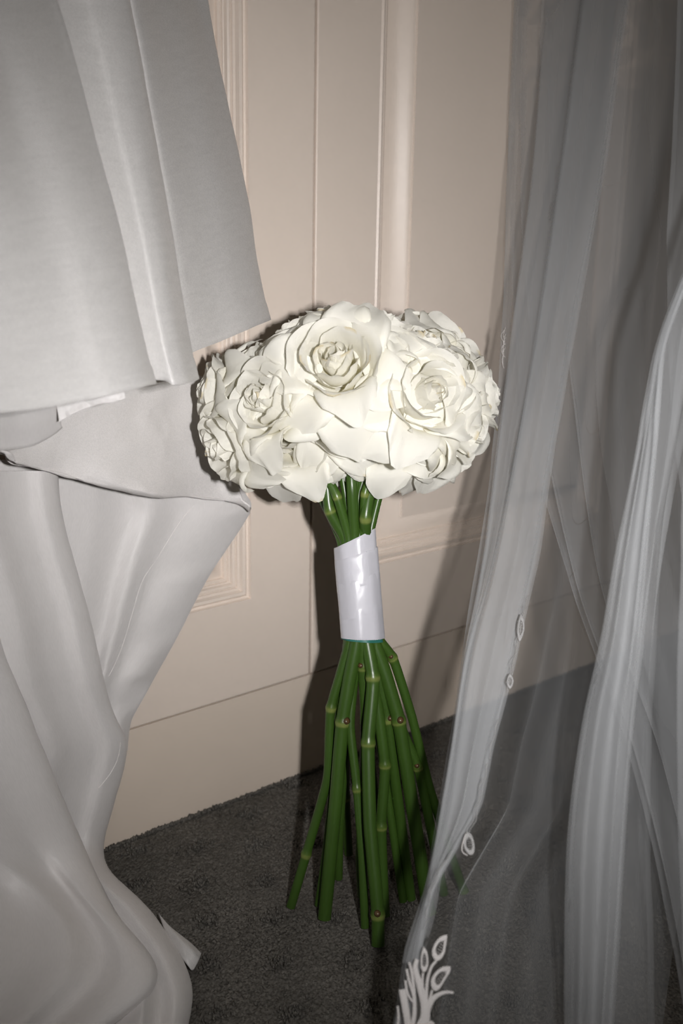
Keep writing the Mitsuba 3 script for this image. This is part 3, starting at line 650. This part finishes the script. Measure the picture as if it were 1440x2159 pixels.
def tulle(P, **kw):
    nu, nv = P.shape[:2]; P = P.copy(); lim = YW - 0.008; over = P[..., 1] > lim - 0.03
    P[..., 1] = np.where(over, lim - 0.03 + 0.028 * np.tanh((P[..., 1] - lim + 0.03) / 0.028), P[..., 1])
    low = P[..., 2] < 0.010; P[..., 2] = np.where(low, 0.010 + 0.006 * np.tanh((P[..., 2] - 0.010) / 0.006), P[..., 2])
    return put('tulle_fold', (P.reshape(-1, 3), grid_faces(nu, nv)), 'mat_tulle', True, parent=VL, **kw)
# back layer: the whole width, in shallow waves
base = [vcol(LA, .012, 10), vcol(LA, .004, 1), vcol(LA, 0, 0), vcol(LA, .004, 7), vcol(LA, .018, 34), vcol(mixl(L1, L4, .35), .030), vcol(mixl(L1, L4, .8), .052)]
for i, x in enumerate((60, 120, 175, 235, 300, 370, 450, 540)):
    base.append(vcol(L4, (lambda y, i=i: right_d(.35 + .16 * i)(y) + (.007 if i % 2 else -.006)), x))
tulle(veil_sheet(base, 170, 110, .006, 6, 1))
# the broad fold: out to L4 and back to L3, round at both creases
def fold(Lr, Ll, d, thick, n_in=3):
    c = []
    for f in np.linspace(0.06, 0.94, n_in + 2): c.append(vcol(mixl(Ll, Lr, f), d + thick * .25 * math.sin(f * 9)))
    c += [vcol(Lr, d - .001, -4), vcol(Lr, d + thick * .5, 0), vcol(Lr, d + thick, -5)]
    for f in np.linspace(0.92, 0.08, n_in + 2): c.append(vcol(mixl(Ll, Lr, f), d + thick + thick * .3 * math.sin(f * 7)))
    c += [vcol(Ll, d + thick, 4), vcol(Ll, d + thick * .5, 0)]
    return c
tulle(veil_sheet(fold(L4, L3, -.050, .014), 120, 110, .004, 8, 2))
tulle(veil_sheet(fold(mixl(L3, L4, .93), mixl(L3, L4, .05), -.046, .006), 110, 110, .003, 9, 12))
tulle(veil_sheet(fold(mixl(L1, L3, 1.25), mixl(L1, L3, .03), -.030, .008), 90, 110, .003, 9, 13))
tulle(veil_sheet([vcol(L1, -.006, 6), vcol(L1, -.012, 0), vcol(L1, -.018, 5), vcol(mixl(L1, L3, .5), -.016), vcol(mixl(L1, L3, .9), -.022), vcol(mixl(L3, L4, .3), -.018), vcol(mixl(L3, L4, .7), -.012), vcol(L4, -.008, -8), vcol(L4, -.004, 2)], 90, 110, .006, 10, 3))
# the near fold at the right, close to the camera
C1 = line([(1600, -220), (1545, 200), (1462, 520), (1388, 720), (1340, 950), (1300, 1150), (1266, 1350), (1230, 1500), (1196, 1740), (1190, 1850), (1190, 2180), (1190, 2330)])
C2 = line([(1640, -220), (1580, 200), (1492, 520), (1440, 880), (1401, 1080), (1375, 1230), (1345, 1450), (1320, 1700), (1305, 1950), (1290, 2180), (1284, 2330)])
CM = line([(1625, -220), (1565, 200), (1478, 520), (1398, 760), (1386, 950), (1368, 1150), (1350, 1350), (1328, 1550), (1316, 1740), (1300, 2000), (1288, 2180), (1282, 2330)])
def nd(v0, v1): return lambda y: np.interp(y, [-220, 500, 1300, 2330], [v0, v0, v1, v1]) - AD(y)
def near_fold(Lr, Ll, d0, d1, th):
    c = []
    for f in (.1, .35, .6, .85): c.append(vcol(mixl(Ll, Lr, f), nd(d0 + .008 * math.sin(f * 12), d1 + .006 * math.sin(f * 12))))
    c += [vcol(Lr, nd(d0 + .002, d1 + .002), -4), vcol(Lr, nd(d0 + th * .5, d1 + th * .5), 0), vcol(Lr, nd(d0 + th, d1 + th), -5)]
    for f in (.85, .6, .35, .12): c.append(vcol(mixl(Ll, Lr, f), nd(d0 + th - .006 * math.sin(f * 10), d1 + th - .004 * math.sin(f * 10))))
    c += [vcol(Ll, nd(d0 + th, d1 + th), 4), vcol(Ll, nd(d0 + th * .5, d1 + th * .5), 0)]
    return c
tulle(veil_sheet(near_fold(CM, C1, .78, .715, .014), 110, 110, .004, 8, 5))
tulle(veil_sheet(near_fold(mixl(C1, CM, .95), mixl(C1, CM, .06), .784, .719, .006), 100, 110, .003, 9, 15))
tulle(veil_sheet([vcol(mixl(C1, CM, .6), nd(.80, .735)), vcol(CM, nd(.805, .738), -6), vcol(mixl(CM, C2, .5), nd(.80, .733)), vcol(C2, nd(.802, .735), -6), vcol(C2, nd(.808, .742), 0), vcol(C2, nd(.815, .75), -8), vcol(mixl(CM, C2, .5), nd(.82, .752))], 60, 110, .003, 9, 6))
R1 = line([(1660, -220), (1600, 200), (1510, 560), (1450, 860), (1412, 1080), (1391, 1300), (1379, 1700), (1386, 2180), (1388, 2330)])
tulle(veil_sheet([vcol(mixl(C1, C2, .3), nd(.84, .77)), vcol(C2, nd(.842, .772), 0), vcol(mixl(C2, R1, .6), nd(.84, .768)), vcol(R1, nd(.842, .772), -5), vcol(R1, nd(.85, .778), 0), vcol(R1, nd(.86, .79), -14)], 60, 110, .004, 9, 7))
R2 = line([(1560, -220), (1530, 300), (1470, 700), (1437, 950), (1428, 1200), (1420, 1500), (1430, 1900), (1437, 2180), (1440, 2330)])
tulle(veil_sheet([vcol(R2, nd(.79, .73), 14), vcol(R2, nd(.785, .725), 0), vcol(R2, nd(.78, .72), 5), vcol(R2, nd(.775, .715), 40), vcol(R2, nd(.785, .72), 90), vcol(R2, nd(.775, .71), 150)], 60, 110, .004, 9, 8))
R3 = line([(1440, -220), (1423, 0), (1414, 300), (1400, 520), (1404, 800), (1440, 1100), (1500, 1400), (1560, 1900), (1600, 2330)])
tulle(veil_sheet([vcol(R3, nd(.98, .80), 10), vcol(R3, nd(.97, .79), 0), vcol(R3, nd(.965, .785), 6), vcol(R3, nd(.96, .78), 50), vcol(R3, nd(.98, .79), 120), vcol(R3, nd(.96, .77), 200)], 60, 110, .005, 7, 9))
# upper right: more layers behind, gathered
R4 = line([(1300, -220), (1285, 0), (1268, 400), (1260, 800), (1300, 1150), (1380, 1500), (1430, 1900), (1450, 2330)])
tulle(veil_sheet([vcol(R4, nd(1.24, .86), -10), vcol(R4, nd(1.23, .85), 0), vcol(R4, nd(1.22, .845), 40), vcol(R4, nd(1.25, .86), 95), vcol(R4, nd(1.21, .84), 150), vcol(R4, nd(1.24, .85), 220), vcol(R4, nd(1.20, .84), 300)], 110, 110, .006, 8, 10))

# gathered layers close to the cabinet, drawn away to the right lower down
for q, (x0, dd, sd) in enumerate(((1084, .030, 21), (1098, .018, 22), (1150, .024, 23))):
    R5 = line([(x0 + 16, -220), (x0, 0), (x0 - 14 + 10 * q, 400), (x0 + 6 + 22 * q, 800), (x0 + 105, 1200), (x0 + 240, 1600), (x0 + 330, 2000), (x0 + 380, 2330)])
    tulle(veil_sheet([vcol(R5, dd + .010, 8), vcol(R5, dd, 0), vcol(R5, dd - .004, 8), vcol(R5, lambda y: dd + right_d(.2)(y), 60), vcol(R5, lambda y: dd + .02 + right_d(.35)(y), 120), vcol(R5, lambda y: dd + right_d(.6)(y), 190), vcol(R5, lambda y: dd + .015 + right_d(.8)(y), 270), vcol(R5, lambda y: dd + right_d(1.1)(y), 380), vcol(R5, lambda y: dd + right_d(1.3)(y), 480)], 120, 110, .005, 8, sd))

# embroidery: padded satin stitch leaves and stalks on the back layer's edge
def vd(y, lift=0.004): return float(AD(min(y, 2330)) - .052 - lift)
def leaf(outline_pts, name='embroidered_leaf', rim=3.4, lift=.004, hole=True, mat='mat_embroidery'):
    """a leaf: a raised stitched rim and a thin open-work middle (px outline, closed)"""
    Q = curve(np.array(outline_pts + [outline_pts[0]], float), 48)
    W3 = np.array([U(x, y, vd(y, lift)) for x, y in Q])
    c = W3[:-1].mean(0); G = np.zeros((len(W3), 9, 3))
    for k, (f, h) in enumerate(((1.0, 0), (.96, .0005), (.86, .0008), (.74, .0009), (.62, .0007), (.55, .0003), (.40, .00015), (.2, .0001), (.02, .0001))):
        G[:, k] = c + (W3 - c) * f - FWD * h
    parts = [solid(G[:, :6], .0003)] if hole else [solid(G, .0003)]
    a_, b_ = W3[0], W3[len(W3) // 2]
    for f in np.linspace(.30, .70, 5):                       # open-work stitches across the middle
        m_ = a_ + (b_ - a_) * f; w_ = np.cross(b_ - a_, FWD); w_ /= np.linalg.norm(w_); hw = np.linalg.norm(b_ - a_) * .10
        parts.append(tube(np.array([m_ - w_ * hw, m_ + w_ * hw * .2 + (b_ - a_) * .02, m_ + w_ * hw]), .00018, 5))
    put(name, join(parts), mat, True, parent=VL)
def stalk(pts, w0, w1, name='embroidered_stalk', lift=.004):
    Q = curve(np.array(pts, float), 40)
    W3 = np.array([U(x, y, vd(y, lift)) for x, y in Q])
    r = np.linspace(w0, w1, 40) / 2 / F * .76
    t = np.gradient(W3, axis=0); t /= np.linalg.norm(t, axis=1, keepdims=True)
    b = np.cross(t, FWD); b /= np.linalg.norm(b, axis=1, keepdims=True)
    k = 7; G = np.zeros((40, k, 3))
    for j in range(k):
        a = -1 + 2 * j / (k - 1)
        G[:, j] = W3 + b * (r * a)[:, None] - FWD * (0.0009 * math.sqrt(max(1 - a * a, 0)))
    put(name, solid(G, .0004), 'mat_embroidery', True, parent=VL)
leaf([(943, 1971), (925, 1978), (912, 2000), (913, 2018), (920, 2026), (934, 2016), (940, 1995)])
leaf([(893, 1996), (888, 2012), (887, 2035), (891, 2049), (900, 2044), (903, 2026), (900, 2006)], rim=2.8)
leaf([(950, 2038), (930, 2040), (912, 2058), (909, 2078), (915, 2088), (927, 2084), (938, 2066), (948, 2050)], rim=3.8)
stalk([(920, 2026), (908, 2042), (900, 2075), (899, 2110), (901, 2128)], 5, 7)
stalk([(892, 2050), (891, 2080), (896, 2110), (898, 2135)], 4, 6)
stalk([(911, 2086), (908, 2100), (903, 2118)], 4, 6)
stalk([(956, 2093), (940, 2092), (925, 2097), (910, 2110), (900, 2130), (894, 2150), (880, 2180)], 4, 22)
stalk([(880, 2022), (876, 2045), (884, 2075), (894, 2110), (896, 2150), (878, 2185)], 8, 22)
stalk([(862, 2028), (868, 2050), (872, 2085), (874, 2125), (868, 2170)], 5, 9)
stalk([(857, 2042), (863, 2070), (872, 2100), (874, 2130)], 5, 6)
stalk([(855, 2066), (858, 2090), (870, 2112)], 5, 4)
stalk([(848, 2085), (853, 2115), (858, 2145), (862, 2185)], 14, 12)
stalk([(838, 2120), (840, 2150), (830, 2180)], 4, 5)
stalk([(900, 2160), (908, 2156), (914, 2170)], 6, 8)
leaf([(985, 1754), (978, 1768), (979, 1788), (988, 1801), (998, 1800), (1000, 1780), (994, 1760)], rim=2.0, mat='mat_fine_thread')
stalk([(982, 1758), (976, 1775), (974, 1792), (985, 1803)], 1.6, 1.4)
leaf([(1098, 1294), (1093, 1310), (1091, 1340), (1095, 1352), (1102, 1340), (1104, 1305)], rim=1.8, mat='mat_fine_thread')
leaf([(1074, 1420), (1069, 1432), (1070, 1446), (1076, 1452), (1082, 1440), (1080, 1426)], rim=1.8, mat='mat_fine_thread')
# the thin scalloped cord along the fold's edge
def cord(y0, y1, off, amp, name='edge_cord', w=.00024):
    n = int((y1 - y0) / 1.6); y = np.linspace(y0, y1, n); rng = np.random.default_rng(int(y0))
    x = L4(y) + off + amp * np.sin(y / 7.0) + np.cumsum(rng.normal(size=n)) * .25
    P = np.array([U(a, b, vd(b, .003)) for a, b in zip(x, y)])
    put(name, tube(P, w, 5), 'mat_fine_thread', True, parent=VL)
cord(1255, 1460, -2, 1.5); cord(1275, 1440, -7, 3.0, w=.00018); cord(1515, 1600, -2, 1.4); cord(1610, 1770, -3, 1.8); cord(1640, 1760, -8, 2.4, w=.00018); cord(1790, 1960, -2, 1.6)
cord(1800, 1900, -5, 2.0, w=.00018)
# a frayed bit of lace at the far edge
rf = random.Random(9)
parts = []
for k in range(9):
    y0 = 690 + 7 * k; x0 = float(LA(y0)) + 4
    pts = [(x0 + rf.uniform(-2, 3), y0), (x0 - rf.uniform(1, 6), y0 + rf.uniform(6, 14)), (x0 - rf.uniform(2, 9), y0 + rf.uniform(14, 26)), (x0 - rf.uniform(-2, 6), y0 + rf.uniform(24, 34))]
    parts.append(tube(np.array([U(x, y, float(AD(y)) - .004) for x, y in curve(np.array(pts), 14)]), .00035, 5))
put('frayed_lace', join(parts), 'mat_embroidery', True, parent=VL)
